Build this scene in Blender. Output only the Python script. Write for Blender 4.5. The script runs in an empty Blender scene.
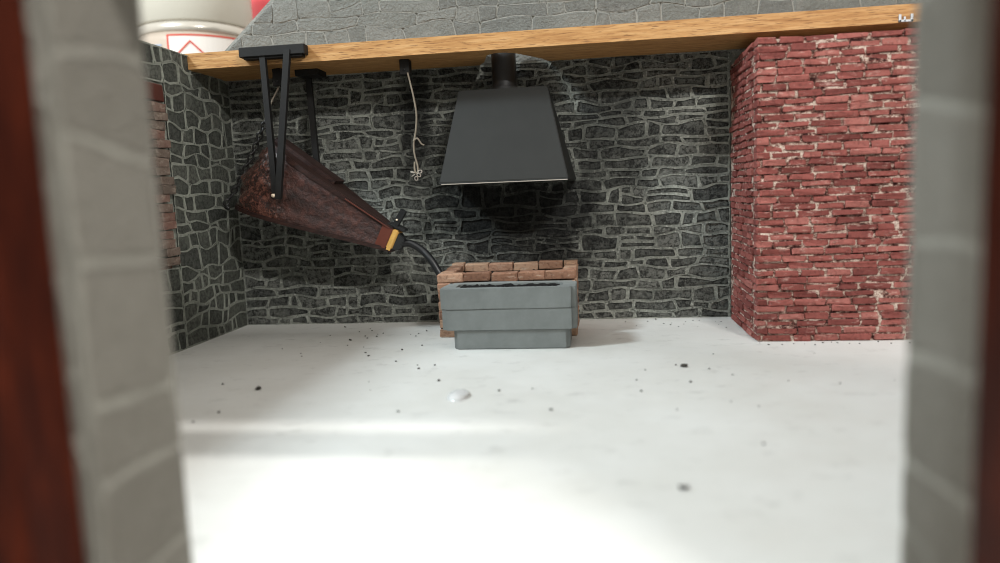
import bpy, bmesh, math, random
from mathutils import Vector, Matrix, noise

# ------------------------------------------------------------------ camera, world, light
scene = bpy.context.scene
col = scene.collection

def camera_axes(yaw, pitch, roll):
    y, p, r = (math.radians(a) for a in (yaw, pitch, roll))
    f = Vector((-math.sin(y)*math.cos(p), math.cos(y)*math.cos(p), -math.sin(p)))
    right = Vector((math.cos(y), math.sin(y), 0)); up = right.cross(f)
    return (math.cos(r)*right - math.sin(r)*up, math.sin(r)*right + math.cos(r)*up, f)
cr, cu, cf = camera_axes(7.6, 6.8, 2.3)
cam_d = bpy.data.cameras.new('camera'); cam = bpy.data.objects.new('camera', cam_d); col.objects.link(cam)
cam_d.sensor_width = 36; cam_d.lens = 26.64; cam_d.clip_start = 0.05
m = Matrix((cr, cu, -cf)).transposed().to_4x4(); m.translation = Vector((0, 0, 1)); cam.matrix_world = m
cam_d.dof.use_dof = True; cam_d.dof.focus_distance = 5.35; cam_d.dof.aperture_fstop = 0.52
scene.camera = cam
scene.cycles.filter_width = 1.0

world = bpy.data.worlds.new('room_light'); scene.world = world; world.use_nodes = True
bg = world.node_tree.nodes['Background']
bg.inputs['Color'].default_value = (1.0, 0.965, 0.905, 1); bg.inputs['Strength'].default_value = 0.92

def area(name, pos, target, size, power, color, size_y=None):
    d = bpy.data.lights.new(name, 'AREA'); d.shape = 'SQUARE'; d.size = size; d.energy = power; d.color = color
    if size_y: d.shape = 'RECTANGLE'; d.size_y = size_y
    o = bpy.data.objects.new(name, d); col.objects.link(o); o.location = pos
    o.rotation_euler = (Vector(target) - Vector(pos)).to_track_quat('-Z', 'Y').to_euler()
    return o
area('window_light', (-6.2, 2.0, 6.6), (0.0, 3.6, 0.3), 1.2, 600, (0.80, 0.93, 1.0))
lb = area('window_light_behind', (2.5, -1.2, 5.2), (2.5, 2.4, 0.0), 1.3, 360, (1.0, 0.98, 0.95), 0.17)   # a wide, low window behind the photographer

vs = scene.view_settings
vs.view_transform = 'Standard'; vs.look = 'None'; vs.gamma = 1.0; vs.use_curve_mapping = False; vs.exposure = 0.20

# ------------------------------------------------------------------ materials
def s2l(c):
    return tuple((x/255/12.92 if x/255 <= 0.04045 else ((x/255+0.055)/1.055)**2.4) for x in c) + (1.0,)

class Mat:
    def __init__(self, name, rough=0.8, spec=0.3):
        self.m = bpy.data.materials.new(name); self.m.use_nodes = True
        self.nt = self.m.node_tree; self.b = self.nt.nodes['Principled BSDF']
        self.b.inputs['Roughness'].default_value = rough
        self.b.inputs['Specular IOR Level'].default_value = spec
    def n(self, t, **kw):
        x = self.nt.nodes.new(t)
        for k, v in kw.items(): setattr(x, k, v)
        return x
    def l(self, a, b): self.nt.links.new(a, b)
    def pos(self, scale=(1, 1, 1), coord='world'):
        g = self.n('ShaderNodeNewGeometry') if coord == 'world' else self.n('ShaderNodeTexCoord')
        mp = self.n('ShaderNodeMapping'); mp.inputs['Scale'].default_value = scale
        self.l(g.outputs['Position'] if coord == 'world' else g.outputs['Object'], mp.inputs['Vector'])
        return mp.outputs['Vector']
    def noise(self, vec, scale, detail=4, rough=0.55):
        x = self.n('ShaderNodeTexNoise'); x.inputs['Scale'].default_value = scale
        x.inputs['Detail'].default_value = detail; x.inputs['Roughness'].default_value = rough
        self.l(vec, x.inputs['Vector']); return x.outputs['Fac']
    def ramp(self, fac, stops):
        r = self.n('ShaderNodeValToRGB'); e = r.color_ramp.elements
        while len(e) < len(stops): e.new(0.5)
        for i, (p, c) in enumerate(stops):
            e[i].position = p; e[i].color = c if len(c) == 4 else tuple(c) + (1,)
        if isinstance(fac, float): r.inputs['Fac'].default_value = fac
        else: self.l(fac, r.inputs['Fac'])
        return r.outputs['Color']
    def mix(self, fac, a, b, mode='MIX'):
        x = self.n('ShaderNodeMix', data_type='RGBA', blend_type=mode)
        for i, v in ((0, fac), (6, a), (7, b)):
            if isinstance(v, (float, int)): x.inputs[i].default_value = v
            elif isinstance(v, tuple): x.inputs[i].default_value = v
            else: self.l(v, x.inputs[i])
        return x.outputs[2]
    def math(self, op, a, b=0.0, c=None):
        x = self.n('ShaderNodeMath', operation=op)
        for i, v in enumerate((a, b) if c is None else (a, b, c)):
            if isinstance(v, (float, int)): x.inputs[i].default_value = v
            else: self.l(v, x.inputs[i])
        return x.outputs[0]
    def base(self, c):
        if isinstance(c, tuple): self.b.inputs['Base Color'].default_value = c
        else: self.l(c, self.b.inputs['Base Color'])
    def bump(self, h, strength=0.5, dist=0.01):
        x = self.n('ShaderNodeBump'); x.inputs['Strength'].default_value = strength; x.inputs['Distance'].default_value = dist
        self.l(h, x.inputs['Height']); self.l(x.outputs['Normal'], self.b.inputs['Normal'])
    def random(self):
        o = self.n('ShaderNodeObjectInfo'); g = self.n('ShaderNodeNewGeometry')
        return self.math('FRACT', self.math('ADD', o.outputs['Random'], g.outputs['Random Per Island']))

BLK = (0, 0, 0, 1); WHT = (1, 1, 1, 1)

def soot_mask(M):
    """soot pigment brushed on the wall around and below the hood: ellipses in the wall plane broken by noise"""
    g = M.n('ShaderNodeNewGeometry'); s = M.n('ShaderNodeSeparateXYZ'); M.l(g.outputs['Position'], s.inputs[0])
    nz = M.noise(M.pos(), 5.0, 5, 0.65); nz2 = M.noise(M.pos(), 22.0, 3, 0.6)
    w = M.math('ADD', M.math('MULTIPLY', M.math('SUBTRACT', nz, 0.5), 1.7), M.math('MULTIPLY', M.math('SUBTRACT', nz2, 0.5), 0.7))
    out = None
    for cx, cz, rx, rz, k in ((-0.62, 0.82, 0.74, 0.52, 1.2), (-1.37, 1.50, 0.15, 0.62, 0.95), (0.10, 1.42, 0.34, 0.55, 0.72),
                              (-0.70, 1.25, 1.05, 0.85, 0.38)):
        dx = M.math('DIVIDE', M.math('SUBTRACT', s.outputs[0], cx), rx); dz = M.math('DIVIDE', M.math('SUBTRACT', s.outputs[2], cz), rz)
        d = M.math('SQRT', M.math('ADD', M.math('MULTIPLY', dx, dx), M.math('MULTIPLY', dz, dz)))
        v = M.math('ADD', M.math('SUBTRACT', 1.25, d), w)
        mm = M.n('ShaderNodeClamp'); M.l(M.math('MULTIPLY', v, 1.3), mm.inputs[0])
        v = M.math('MULTIPLY', mm.outputs[0], k)
        out = v if out is None else M.math('MAXIMUM', out, v)
    c = M.n('ShaderNodeClamp'); M.l(out, c.inputs[0])
    return c.outputs[0]

def stone_mat(name, dark, mid, light, soot=False, speck=0.78, wash=(136, 138, 131)):
    M = Mat(name, 0.9, 0.2)
    p = M.pos()
    fine = M.noise(p, 55, 5, 0.7); mid_n = M.noise(p, 13, 3, 0.6)
    tone = M.math('ADD', M.math('MULTIPLY', M.random(), 0.5), M.math('MULTIPLY', mid_n, 0.5))
    c = M.ramp(tone, [(0.25, s2l(dark)), (0.5, s2l(mid)), (0.75, s2l(light))])
    dk = M.ramp(M.noise(p, 34, 6, 0.78), [(0.44, (0, 0, 0)), (0.54, (1, 1, 1))])
    c = M.mix(M.math('MULTIPLY', M.math('SUBTRACT', 1.0, dk), speck), c, s2l((20, 21, 21)))
    sp = M.ramp(M.noise(p, 70, 4, 0.7), [(0.56, (0, 0, 0)), (0.66, (1, 1, 1))])
    c = M.mix(M.math('MULTIPLY', sp, 0.45), c, s2l(wash))
    sm = M.ramp(M.noise(p, 3.2, 6, 0.72), [(0.53, (0, 0, 0)), (0.68, (1, 1, 1))])          # grey wash left over the stones in places
    c = M.mix(M.math('MULTIPLY', sm, 0.6), c, s2l(wash))
    if soot: c = M.mix(M.math('MULTIPLY', soot_mask(M), 0.86), c, s2l((19, 19, 19)))
    M.base(c); M.bump(M.math('ADD', fine, M.math('MULTIPLY', mid_n, 0.6)), 1.0, 0.03)
    return M.m

def mortar_mat(name, lo, hi, soot=False, spots=0.0):
    M = Mat(name, 0.92, 0.2)
    p = M.pos(); f = M.noise(p, 40, 5, 0.7); g = M.noise(p, 4, 3, 0.5)
    c = M.ramp(M.math('ADD', M.math('MULTIPLY', f, 0.5), M.math('MULTIPLY', g, 0.5)), [(0.36, s2l(lo)), (0.62, s2l(hi))])
    if spots:
        c = M.mix(M.math('MULTIPLY', M.ramp(M.noise(p, 30, 6, 0.8), [(0.55, (0, 0, 0)), (0.62, (1, 1, 1))]), spots), c, s2l((58, 60, 58)))
        c = M.mix(M.math('MULTIPLY', M.ramp(M.noise(p, 62, 4, 0.7), [(0.57, (0, 0, 0)), (0.64, (1, 1, 1))]), spots*0.7), c, s2l((200, 202, 194)))
    if soot: c = M.mix(M.math('MULTIPLY', soot_mask(M), 0.84), c, s2l((24, 24, 24)))
    M.base(c); M.bump(f, 0.9, 0.02)
    return M.m

def brick_mat(name, cols, smear, smear_col, lo=0.56):
    M = Mat(name, 0.88, 0.2)
    p = M.pos(); f = M.noise(p, 45, 5, 0.65); g = M.noise(p, 9, 3, 0.5)
    n = len(cols)
    c = M.ramp(M.math('ADD', M.math('MULTIPLY', M.random(), 0.75), M.math('MULTIPLY', g, 0.3)), [(i/(n-1), s2l(k)) for i, k in enumerate(cols)])
    c = M.mix(M.ramp(f, [(0.3, (0.5,)*3), (0.5, (0, 0, 0))]), c, s2l((50, 24, 22)))
    sm = M.math('MULTIPLY', M.ramp(M.noise(M.pos((1, 1, 2.6)), 16, 6, 0.7), [(lo, (0, 0, 0)), (lo+0.13, (1, 1, 1))]), smear)
    c = M.mix(sm, c, s2l(smear_col))
    M.base(c); M.bump(f, 0.6, 0.012)
    return M.m

def wood_mat(name, a, b, c_, fleck, scale=(0.7, 9, 9), spec=0.3):
    M = Mat(name, 0.6, spec)
    p = M.pos(scale)
    g = M.noise(p, 6, 5, 0.6); base = M.ramp(g, [(0.32, s2l(a)), (0.5, s2l(b)), (0.68, s2l(c_))])
    fl = M.ramp(M.noise(M.pos((scale[0]*5, scale[1]*5, scale[2]*5)), 3.2, 2, 0.5), [(0.58, (0, 0, 0)), (0.66, (1, 1, 1))])
    c = M.mix(M.math('MULTIPLY', fl, 0.65), base, s2l(fleck))
    M.base(c); M.bump(g, 0.25, 0.01)
    return M.m

def plain(name, colr, rough=0.6, spec=0.4, metal=0.0, vary=0.15, nscale=12, bump=0.15):
    M = Mat(name, rough, spec); M.b.inputs['Metallic'].default_value = metal
    k = s2l(colr); f = M.noise(M.pos(), nscale, 4, 0.6)
    M.base(M.ramp(f, [(0.3, tuple(v*(1-vary) for v in k[:3])), (0.7, tuple(min(1, v*(1+vary)) for v in k[:3]))]))
    if bump: M.bump(M.noise(M.pos(), nscale*5, 3, 0.6), bump, 0.006)
    return M.m

MT = {}
MT['stone'] = stone_mat('washed_dark_stone', (88, 90, 87), (112, 114, 109), (134, 136, 130), soot=True)
MT['mortar'] = mortar_mat('grey_mortar', (108, 111, 105), (156, 159, 150), soot=True, spots=0.75)
MT['stone_left'] = stone_mat('olive_grey_stone', (78, 80, 75), (94, 97, 90), (110, 112, 104), speck=0.5, wash=(116, 118, 109))
MT['mortar_left'] = mortar_mat('olive_grey_mortar', (126, 129, 120), (158, 161, 150), spots=0.3)
MT['stone_gable'] = stone_mat('pale_grey_stone', (120, 121, 117), (128, 130, 125), (137, 138, 133), speck=0.12, wash=(150, 150, 144))
MT['mortar_gable'] = mortar_mat('pale_grey_mortar', (132, 133, 128), (150, 150, 144))
MT['stone_jamb'] = stone_mat('mid_grey_stone', (128, 124, 115), (134, 130, 121), (142, 138, 129), speck=0.05, wash=(128, 125, 116))
MT['mortar_jamb'] = mortar_mat('light_grey_mortar', (130, 127, 119), (148, 146, 137))
MT['brick'] = brick_mat('red_brick', [(102, 54, 50), (130, 72, 66), (144, 82, 75), (168, 108, 99)], 0.6, (205, 172, 160), 0.57)
M = Mat('brick_mortar', 0.92, 0.2)
f = M.noise(M.pos((1, 1, 1.6)), 13, 6, 0.8)
M.base(M.ramp(f, [(0.42, s2l((60, 32, 30))), (0.49, s2l((150, 110, 98))), (0.56, s2l((228, 208, 192)))])); M.bump(f, 1.0, 0.03)
MT['brick_mortar'] = M.m
MT['hearth_brick'] = brick_mat('terracotta_brick', [(104, 76, 62), (140, 104, 84), (160, 124, 102), (184, 152, 126)], 0.5, (196, 176, 156), 0.55)
MT['quoin'] = brick_mat('quoin_brick', [(92, 82, 74), (116, 102, 92), (120, 86, 76)], 0.5, (160, 146, 132), 0.52)
MT['plank'] = wood_mat('pale_oak', (156, 110, 63), (178, 133, 82), (194, 152, 102), (92, 56, 30))
MT['brown_wood'] = wood_mat('red_brown_wood', (42, 13, 6), (56, 19, 8), (78, 29, 12), (33, 9, 4), (7, 7, 0.8), 0.08)
MT['lintel_wood'] = plain('dark_red_wood', (80, 40, 32), 0.6)
MT['black_wood'] = plain('black_painted_wood', (27, 26, 25), 0.6, 0.25)
MT['metal'] = plain('dark_grey_metal', (32, 33, 31), 0.6, 0.3, 0.0, 0.10, 6, 0.03)
MT['iron'] = plain('black_iron', (26, 27, 28), 0.4, 0.5)
MT['chain'] = plain('blackened_chain', (24, 23, 22), 0.35, 0.6)
MT['rim'] = plain('bare_metal_rim', (158, 150, 140), 0.4, 0.5)
MT['brass'] = plain('yellow_brass_paint', (205, 160, 85), 0.45, 0.5)
MT['bellows_wood'] = wood_mat('dark_brown_board', (32, 19, 16), (44, 26, 22), (58, 36, 29), (22, 12, 10), (2, 9, 9))
MT['nozzle_wood'] = plain('chestnut_wood', (92, 46, 34), 0.4, 0.5)
MT['cord'] = plain('tan_wire', (128, 118, 103), 0.5, 0.5)
MT['bolt'] = plain('bright_bolt', (225, 205, 180), 0.35, 0.6)
MT['trough'] = plain('grey_cast_stone', (130, 134, 132), 0.75, 0.3, 0.0, 0.10, 9, 0.2)
MT['coal'] = plain('coal_black', (20, 19, 19), 0.85, 0.3, 0, 0.4, 30, 0.8)
MT['grit'] = plain('dark_grit', (66, 62, 57), 0.8)
MT['table'] = plain('grey_table', (150, 145, 138), 0.6, 0.3, 0, 0.05)
MT['staple'] = plain('steel_staple', (188, 192, 196), 0.3, 0.5, 0.6)
MT['cap'] = plain('off_white_plastic', (196, 190, 176), 0.45, 0.4, 0, 0.02, 3, 0)
MT['can'] = plain('cream_can', (190, 174, 158), 0.35, 0.5, 0, 0.05, 3, 0)
MT['can_rim'] = plain('silver_can_rim', (205, 198, 186), 0.25, 0.6, 0.5, 0.03, 3, 0)
MT['paper'] = plain('label_white', (228, 220, 212), 0.6, 0.3, 0, 0.02, 3, 0)
MT['red_print'] = plain('label_red', (200, 84, 70), 0.6, 0.3, 0, 0.02, 3, 0)
MT['dark_print'] = plain('label_dark', (50, 50, 50), 0.6, 0.3, 0, 0.02, 3, 0)
MT['blue_print'] = plain('label_blue', (160, 172, 190), 0.6, 0.3, 0, 0.02, 3, 0)
MT['red_can'] = plain('pink_red_can', (232, 84, 92), 0.4, 0.4, 0, 0.1, 3, 0)
MT['white_can'] = plain('white_enamel', (235, 225, 215), 0.3, 0.5, 0, 0.02, 3, 0)

M = Mat('lacquered_leather', 0.30, 0.5)
p = M.pos(); f = M.noise(p, 26, 5, 0.65); g = M.noise(p, 7, 3, 0.6)
M.base(M.ramp(M.math('ADD', M.math('MULTIPLY', f, 0.5), M.math('MULTIPLY', g, 0.5)), [(0.35, s2l((26, 13, 10))), (0.5, s2l((54, 30, 25))), (0.66, s2l((86, 50, 41)))]))
M.bump(f, 0.8, 0.02)
leather_c = M.b.inputs['Base Color'].links[0].from_socket
sx = M.n('ShaderNodeSeparateXYZ'); gg = M.n('ShaderNodeNewGeometry'); M.l(gg.outputs['Position'], sx.inputs[0])
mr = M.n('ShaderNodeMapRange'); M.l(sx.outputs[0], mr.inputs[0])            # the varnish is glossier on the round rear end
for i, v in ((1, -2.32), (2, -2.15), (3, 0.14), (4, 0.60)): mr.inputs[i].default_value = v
M.l(mr.outputs[0], M.b.inputs['Roughness']); M.b.inputs['Coat Roughness'].default_value = 0.10
M.l(M.math('SUBTRACT', 1.0, M.math('MULTIPLY', mr.outputs[0], 1.6)), M.b.inputs['Coat Weight'])
glints = M.math('MULTIPLY', M.ramp(M.noise(M.pos(), 30, 5, 0.7), [(0.48, (0, 0, 0)), (0.62, (1, 1, 1))]), M.math('SUBTRACT', 1.2, M.math('MULTIPLY', mr.outputs[0], 2.0)))
M.base(M.mix(M.math('MULTIPLY', glints, 0.6), leather_c, s2l((146, 98, 84))))                 # rust-toned highlights painted into the colour of the rear bulge
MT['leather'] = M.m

M = Mat('white_floor_paint', 0.5, 0.4)
p = M.pos(); big = M.noise(p, 0.9, 4, 0.6); sm = M.noise(M.pos((1, 1.6, 1)), 5.5, 6, 0.7); fine = M.noise(p, 120, 3, 0.7)
c = M.ramp(big, [(0.35, s2l((212, 211, 205))), (0.65, s2l((224, 224, 220)))])
c = M.mix(M.math('MULTIPLY', M.ramp(sm, [(0.57, (0, 0, 0)), (0.74, (1, 1, 1))]), 0.42), c, s2l((140, 138, 132)))
M.base(c); M.bump(fine, 0.25, 0.004)
M.l(M.ramp(M.noise(p, 9, 4, 0.6), [(0.3, (0.42,)*3), (0.7, (0.62,)*3)]), M.b.inputs['Roughness'])
MT['floor'] = M.m

M = Mat('clear_glue', 0.12, 0.5); M.base((0.80, 0.80, 0.79, 1)); M.b.inputs['Transmission Weight'].default_value = 0.15; M.b.inputs['IOR'].default_value = 1.4
MT['glue'] = M.m

# ------------------------------------------------------------------ object helpers
rng = random.Random(7)
WL = {}                                                             # world location of parents

def tag(o, label=None, cat=None, group=None, kind=None):
    if label: o['label'] = label
    if cat: o['category'] = cat
    if group: o['group'] = group
    if kind: o['kind'] = kind
    return o

def empty(name, loc, label=None, cat=None, group=None, kind=None):
    o = bpy.data.objects.new(name, None); col.objects.link(o); o.location = loc; o.empty_display_size = 0.1
    WL[o.name] = Vector(loc)
    return tag(o, label, cat, group, kind)

def link(name, me, loc, parent=None):
    o = bpy.data.objects.new(name, me); col.objects.link(o)
    loc = Vector(loc); WL[o.name] = loc
    if parent: o.parent = parent; o.location = loc - WL[parent.name]
    else: o.location = loc
    return o

def make(name, verts, faces, mat, parent=None, smooth=False, base=False):
    """one mesh object from world-space vertices; its origin is the middle (or the foot) of its box"""
    xs, ys, zs = zip(*verts)
    c = Vector(((min(xs)+max(xs))/2, (min(ys)+max(ys))/2, min(zs) if base else (min(zs)+max(zs))/2))
    me = bpy.data.meshes.new(name); me.from_pydata([tuple(Vector(v) - c) for v in verts], [], faces); me.update()
    bm = bmesh.new(); bm.from_mesh(me); bmesh.ops.recalc_face_normals(bm, faces=bm.faces); bm.to_mesh(me); bm.free()
    me.materials.append(mat)
    if smooth: me.polygons.foreach_set('use_smooth', [True]*len(me.polygons))
    return link(name, me, c, parent)

def from_bm(name, bm, mat, parent=None, smooth=False, base=False):
    bm.verts.ensure_lookup_table()
    for i, v in enumerate(bm.verts): v.index = i
    vs_ = [tuple(v.co) for v in bm.verts]; fs = [[v.index for v in f.verts] for f in bm.faces]; bm.free()
    return make(name, vs_, fs, mat, parent, smooth, base)

def bm_box(x0, x1, y0, y1, z0, z1, bevel=0.0, seg=2, jit=0.0, cuts=0, bm=None):
    b = bmesh.new(); bmesh.ops.create_cube(b, size=1)
    for v in b.verts: v.co = Vector((x0 + (v.co.x+.5)*(x1-x0), y0 + (v.co.y+.5)*(y1-y0), z0 + (v.co.z+.5)*(z1-z0)))
    if bevel: bmesh.ops.bevel(b, geom=list(b.edges), offset=bevel, segments=seg, affect='EDGES', profile=0.6)
    if cuts: bmesh.ops.subdivide_edges(b, edges=list(b.edges), cuts=cuts, use_grid_fill=True)
    if jit:
        for v in b.verts: v.co += noise.noise_vector(v.co*7)*jit
    return b

def box(name, x0, x1, y0, y1, z0, z1, mat, parent=None, bevel=0.0, seg=2, jit=0.0, cuts=0, base=False, smooth=False):
    return from_bm(name, bm_box(x0, x1, y0, y1, z0, z1, bevel, seg, jit, cuts), mat, parent, smooth, base)

def tube_geo(pts, rad, n=8, cap=True):
    pts = [Vector(p) for p in pts]; V = []; Fc = []
    prev = None
    for i, p in enumerate(pts):
        t = (pts[min(i+1, len(pts)-1)] - pts[max(i-1, 0)]).normalized()
        a = (prev - t*prev.dot(t)) if prev is not None else t.orthogonal()
        a.normalize(); prev = a; b = t.cross(a)
        r = rad[i] if isinstance(rad, (list, tuple)) else rad
        for k in range(n):
            th = 2*math.pi*k/n; V.append(tuple(p + (a*math.cos(th) + b*math.sin(th))*r))
    for i in range(len(pts)-1):
        for k in range(n): Fc.append((i*n+k, i*n+(k+1) % n, (i+1)*n+(k+1) % n, (i+1)*n+k))
    if cap: Fc += [tuple(range(n))[::-1], tuple(range((len(pts)-1)*n, len(pts)*n))]
    return V, Fc

def tube(name, pts, rad, mat, parent=None, n=8): 
    V, Fc = tube_geo(pts, rad, n); return make(name, V, Fc, mat, parent, True)

def bar(name, a, b, w, d, mat, parent=None, side=(0, 1, 0)):
    """square bar from a to b, w across and d along 'side'"""
    a, b, s = Vector(a), Vector(b), Vector(side); t = (b-a).normalized(); s = (s - t*s.dot(t)).normalized(); u = t.cross(s)
    V = []
    for p in (a, b):
        for i, j in ((-1, -1), (1, -1), (1, 1), (-1, 1)): V.append(tuple(p + u*w/2*i + s*d/2*j))
    F_ = [(0, 1, 2, 3), (4, 5, 6, 7)] + [(k, (k+1) % 4, 4+(k+1) % 4, 4+k) for k in range(4)]
    return make(name, V, F_, mat, parent)

def smooth_path(pts, n=6):
    pts = [Vector(p) for p in pts]; out = []
    for i in range(len(pts)-1):
        p0, p1, p2, p3 = pts[max(i-1, 0)], pts[i], pts[i+1], pts[min(i+2, len(pts)-1)]
        for k in range(n):
            t = k/n; out.append(0.5*((2*p1) + (p2-p0)*t + (2*p0-5*p1+4*p2-p3)*t*t + (3*p1-p0-3*p2+p3)*t**3))
    out.append(pts[-1]); return out

def lathe(name, prof, cx, cy, mat, parent=None, n=48):
    V = []; Fc = []
    for r, z in prof:
        for k in range(n): V.append((cx + r*math.cos(2*math.pi*k/n), cy + r*math.sin(2*math.pi*k/n), z))
    for i in range(len(prof)-1):
        for k in range(n): Fc.append((i*n+k, i*n+(k+1) % n, (i+1)*n+(k+1) % n, (i+1)*n+k))
    Fc += [tuple(range(n))[::-1], tuple(range((len(prof)-1)*n, len(prof)*n))]
    return make(name, V, Fc, mat, parent, True, True)

# ------------------------------------------------------------------ rubble masonry
def wave(r, amp, wl):
    ks = [(r.uniform(0.6, 1.5)/wl, r.uniform(0, 6.28), r.uniform(0.5, 1)) for _ in range(3)]
    return lambda x: amp*sum(a*math.sin(6.28*k*x+ph) for k, ph, a in ks)/2

def rubble(W, H, row_h, mean_w, seed, irregular=1.0):
    """cells (polygons, counter-clockwise, 12 corners) that tile W x H in wandering courses"""
    r = random.Random(seed); rows = []; z = 0
    while z < H - row_h*0.6:
        h = row_h*r.choice((0.66, 0.8, 0.9, 1.0, 1.1, 1.2, 1.4)); rows.append((z, min(z+h, H))); z += h
    rows[-1] = (rows[-1][0], H)
    bnd = [lambda x: 0.0] + [wave(r, row_h*0.30*irregular, mean_w*2.6) for _ in rows[:-1]] + [lambda x: 0.0]
    lev = [a for a, b in rows] + [H]
    B = lambda i, x: lev[i] + bnd[i](x)
    cells = []; taken = []
    def cell(xl, xl2, xr, xr2, lo, hi):
        P = []
        for t in (0.03, 0.35, 0.68, 0.97):
            x = xl+(xr-xl)*t; P.append((x, lo(x)))
        P.append((xr+(xr2-xr)*0.2, lo(xr)+(hi(xr2)-lo(xr))*0.18)); P.append((xr+(xr2-xr)*0.8, lo(xr)+(hi(xr2)-lo(xr))*0.82))
        for t in (0.97, 0.68, 0.35, 0.03):
            x = xl2+(xr2-xl2)*t; P.append((x, hi(x)))
        P.append((xl+(xl2-xl)*0.8, lo(xl)+(hi(xl2)-lo(xl))*0.82)); P.append((xl+(xl2-xl)*0.2, lo(xl)+(hi(xl2)-lo(xl))*0.18))
        cells.append(P)
    for i in range(len(rows)):
        gaps = []; x = 0.0
        for a, b in sorted(taken): 
            if a - x > 0.01: gaps.append((x, a))
            x = b
        if W - x > 0.01: gaps.append((x, W))
        taken = []
        for a, b in gaps:
            cuts = [a]
            while True:
                w = mean_w*r.choice((0.5, 0.7, 0.85, 1.0, 1.0, 1.2, 1.5, 1.8))
                if cuts[-1] + w > b - mean_w*0.4: break
                cuts.append(cuts[-1]+w)
            cuts.append(b)
            sl = [0] + [r.uniform(-0.36, 0.36)*row_h*irregular for _ in cuts[1:-1]] + [0]
            for j in range(len(cuts)-1):
                xl, xr = cuts[j], cuts[j+1]; hh = rows[i][1]-rows[i][0]; top = i+1
                if i < len(rows)-2 and r.random() < 0.025 and xr-xl < mean_w*1.3:
                    xm = (xl+sl[j], xr+sl[j+1])
                    if xm[1]-xm[0] > mean_w*0.5 and xm[1] <= W and xm[0] >= 0:
                        taken.append(xm); cell(xl-sl[j]*0, xm[0], xr, xm[1], lambda x: B(i, x), lambda x: B(i+2, x)); continue
                lo = (lambda x, i=i: B(i, x)); hi = (lambda x, i=i: B(i+1, x))
                if hh > row_h*1.25 and xr-xl > mean_w*0.8 and r.random() < 0.42:
                    k = r.uniform(0.38, 0.62); tilt = r.uniform(-0.40, 0.40)*hh; xc = (xl+xr)/2
                    mid = lambda x, i=i: B(i, x)*(1-k)+B(i+1, x)*k + tilt*(x-xc)/(xr-xl)
                    ml, mr_ = xl+sl[j]*k, xr+sl[j+1]*k
                    cell(xl, ml, xr, mr_, lo, mid)
                    if r.random() < 0.5 and xr-xl > mean_w:
                        xx = xl+(xr-xl)*r.uniform(0.35, 0.65); s2 = r.uniform(-0.2, 0.2)*hh
                        cell(ml, xl+sl[j], xx, xx+s2, mid, hi); cell(xx, xx+s2, mr_, xr+sl[j+1], mid, hi)
                    else: cell(ml, xl+sl[j], mr_, xr+sl[j+1], mid, hi)
                else: cell(xl, xl+sl[j], xr, xr+sl[j+1], lo, hi)
    return cells

def clip(P, a, b, c):
    """keep a*x + b*z <= c"""
    out = []
    for i in range(len(P)):
        p, q = P[i], P[(i+1) % len(P)]; dp, dq = a*p[0]+b*p[1]-c, a*q[0]+b*q[1]-c
        if dp <= 0: out.append(p)
        if dp*dq < 0:
            t = dp/(dp-dq); out.append((p[0]+(q[0]-p[0])*t, p[1]+(q[1]-p[1])*t))
    return out

def poly_area(P): return 0.5*sum(P[i][0]*P[(i+1) % len(P)][1]-P[(i+1) % len(P)][0]*P[i][1] for i in range(len(P)))

def inset(P, d):
    n = len(P); cx = sum(p[0] for p in P)/n; cz = sum(p[1] for p in P)/n
    hx = max(abs(p[0]-cx) for p in P); hz = max(abs(p[1]-cz) for p in P)
    kx = max(0.35, 1-d/max(hx, 1e-6)); kz = max(0.35, 1-d/max(hz, 1e-6))
    return [(cx+(p[0]-cx)*kx, cz+(p[1]-cz)*kz) for p in P]

def masonry(wall, cells, to_world, joint, ribbon, depth, stone_m, mortar_m, keep=300, seed=1, score=None, name='stone'):
    """joints stand proud of the stones as ribbon pointing: one mortar mesh, one object per stone (the largest 'keep')"""
    r = random.Random(seed); MV, MF = [], []; items = []
    for P in cells:
        if len(P) < 3 or poly_area(P) < joint*joint*2: continue
        n = len(P); Q = inset([(x+r.uniform(-1, 1)*joint*0.30, z+r.uniform(-1, 1)*joint*0.24) for x, z in P], joint*r.uniform(0.38, 0.66))
        k = len(MV); hm = ribbon*r.uniform(0.85, 1.1)
        MV += [to_world(x, z, ribbon*0.9) for x, z in P] + [to_world(x, z, hm) for x, z in Q] + [to_world(x, z, -0.02) for x, z in Q]
        for i in range(n):
            j = (i+1) % n; MF += [(k+i, k+j, k+n+j, k+n+i), (k+n+i, k+n+j, k+2*n+j, k+2*n+i)]
        T = inset(Q, joint*0.55); hs = depth*r.uniform(0.55, 1.25)
        Q2 = inset(Q, -joint*0.06)
        SV = [to_world(x, z, -0.012) for x, z in Q2] + [to_world(x, z, hs*0.55) for x, z in Q2]
        SV += [to_world(x, z, hs*r.uniform(0.75, 1.2)) for x, z in T]
        cx = sum(x for x, z in T)/n; cz = sum(z for x, z in T)/n; SV.append(to_world(cx, cz, hs*r.uniform(0.85, 1.3)))
        SF = []
        for i in range(n):
            j = (i+1) % n
            SF += [(i, j, n+j, n+i), (n+i, n+j, 2*n+j, 2*n+i), (2*n+i, 2*n+j, 3*n)]
        items.append((poly_area(P) if score is None else score(cx, cz, poly_area(P)), SV, SF))
    items.sort(key=lambda t: -t[0])
    for a, SV, SF in items[:keep]: make(name, SV, SF, stone_m, wall, False)
    rest = items[keep:]
    if rest:
        V, F_ = [], []
        for a, SV, SF in rest:
            k = len(V); V += SV; F_ += [tuple(i+k for i in f) for f in SF]
        tag(make('small_'+name+'_fill', V, F_, stone_m, wall), kind='stuff')
    make('mortar_pointing', MV, MF, mortar_m, wall)
    return len(items)

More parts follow.
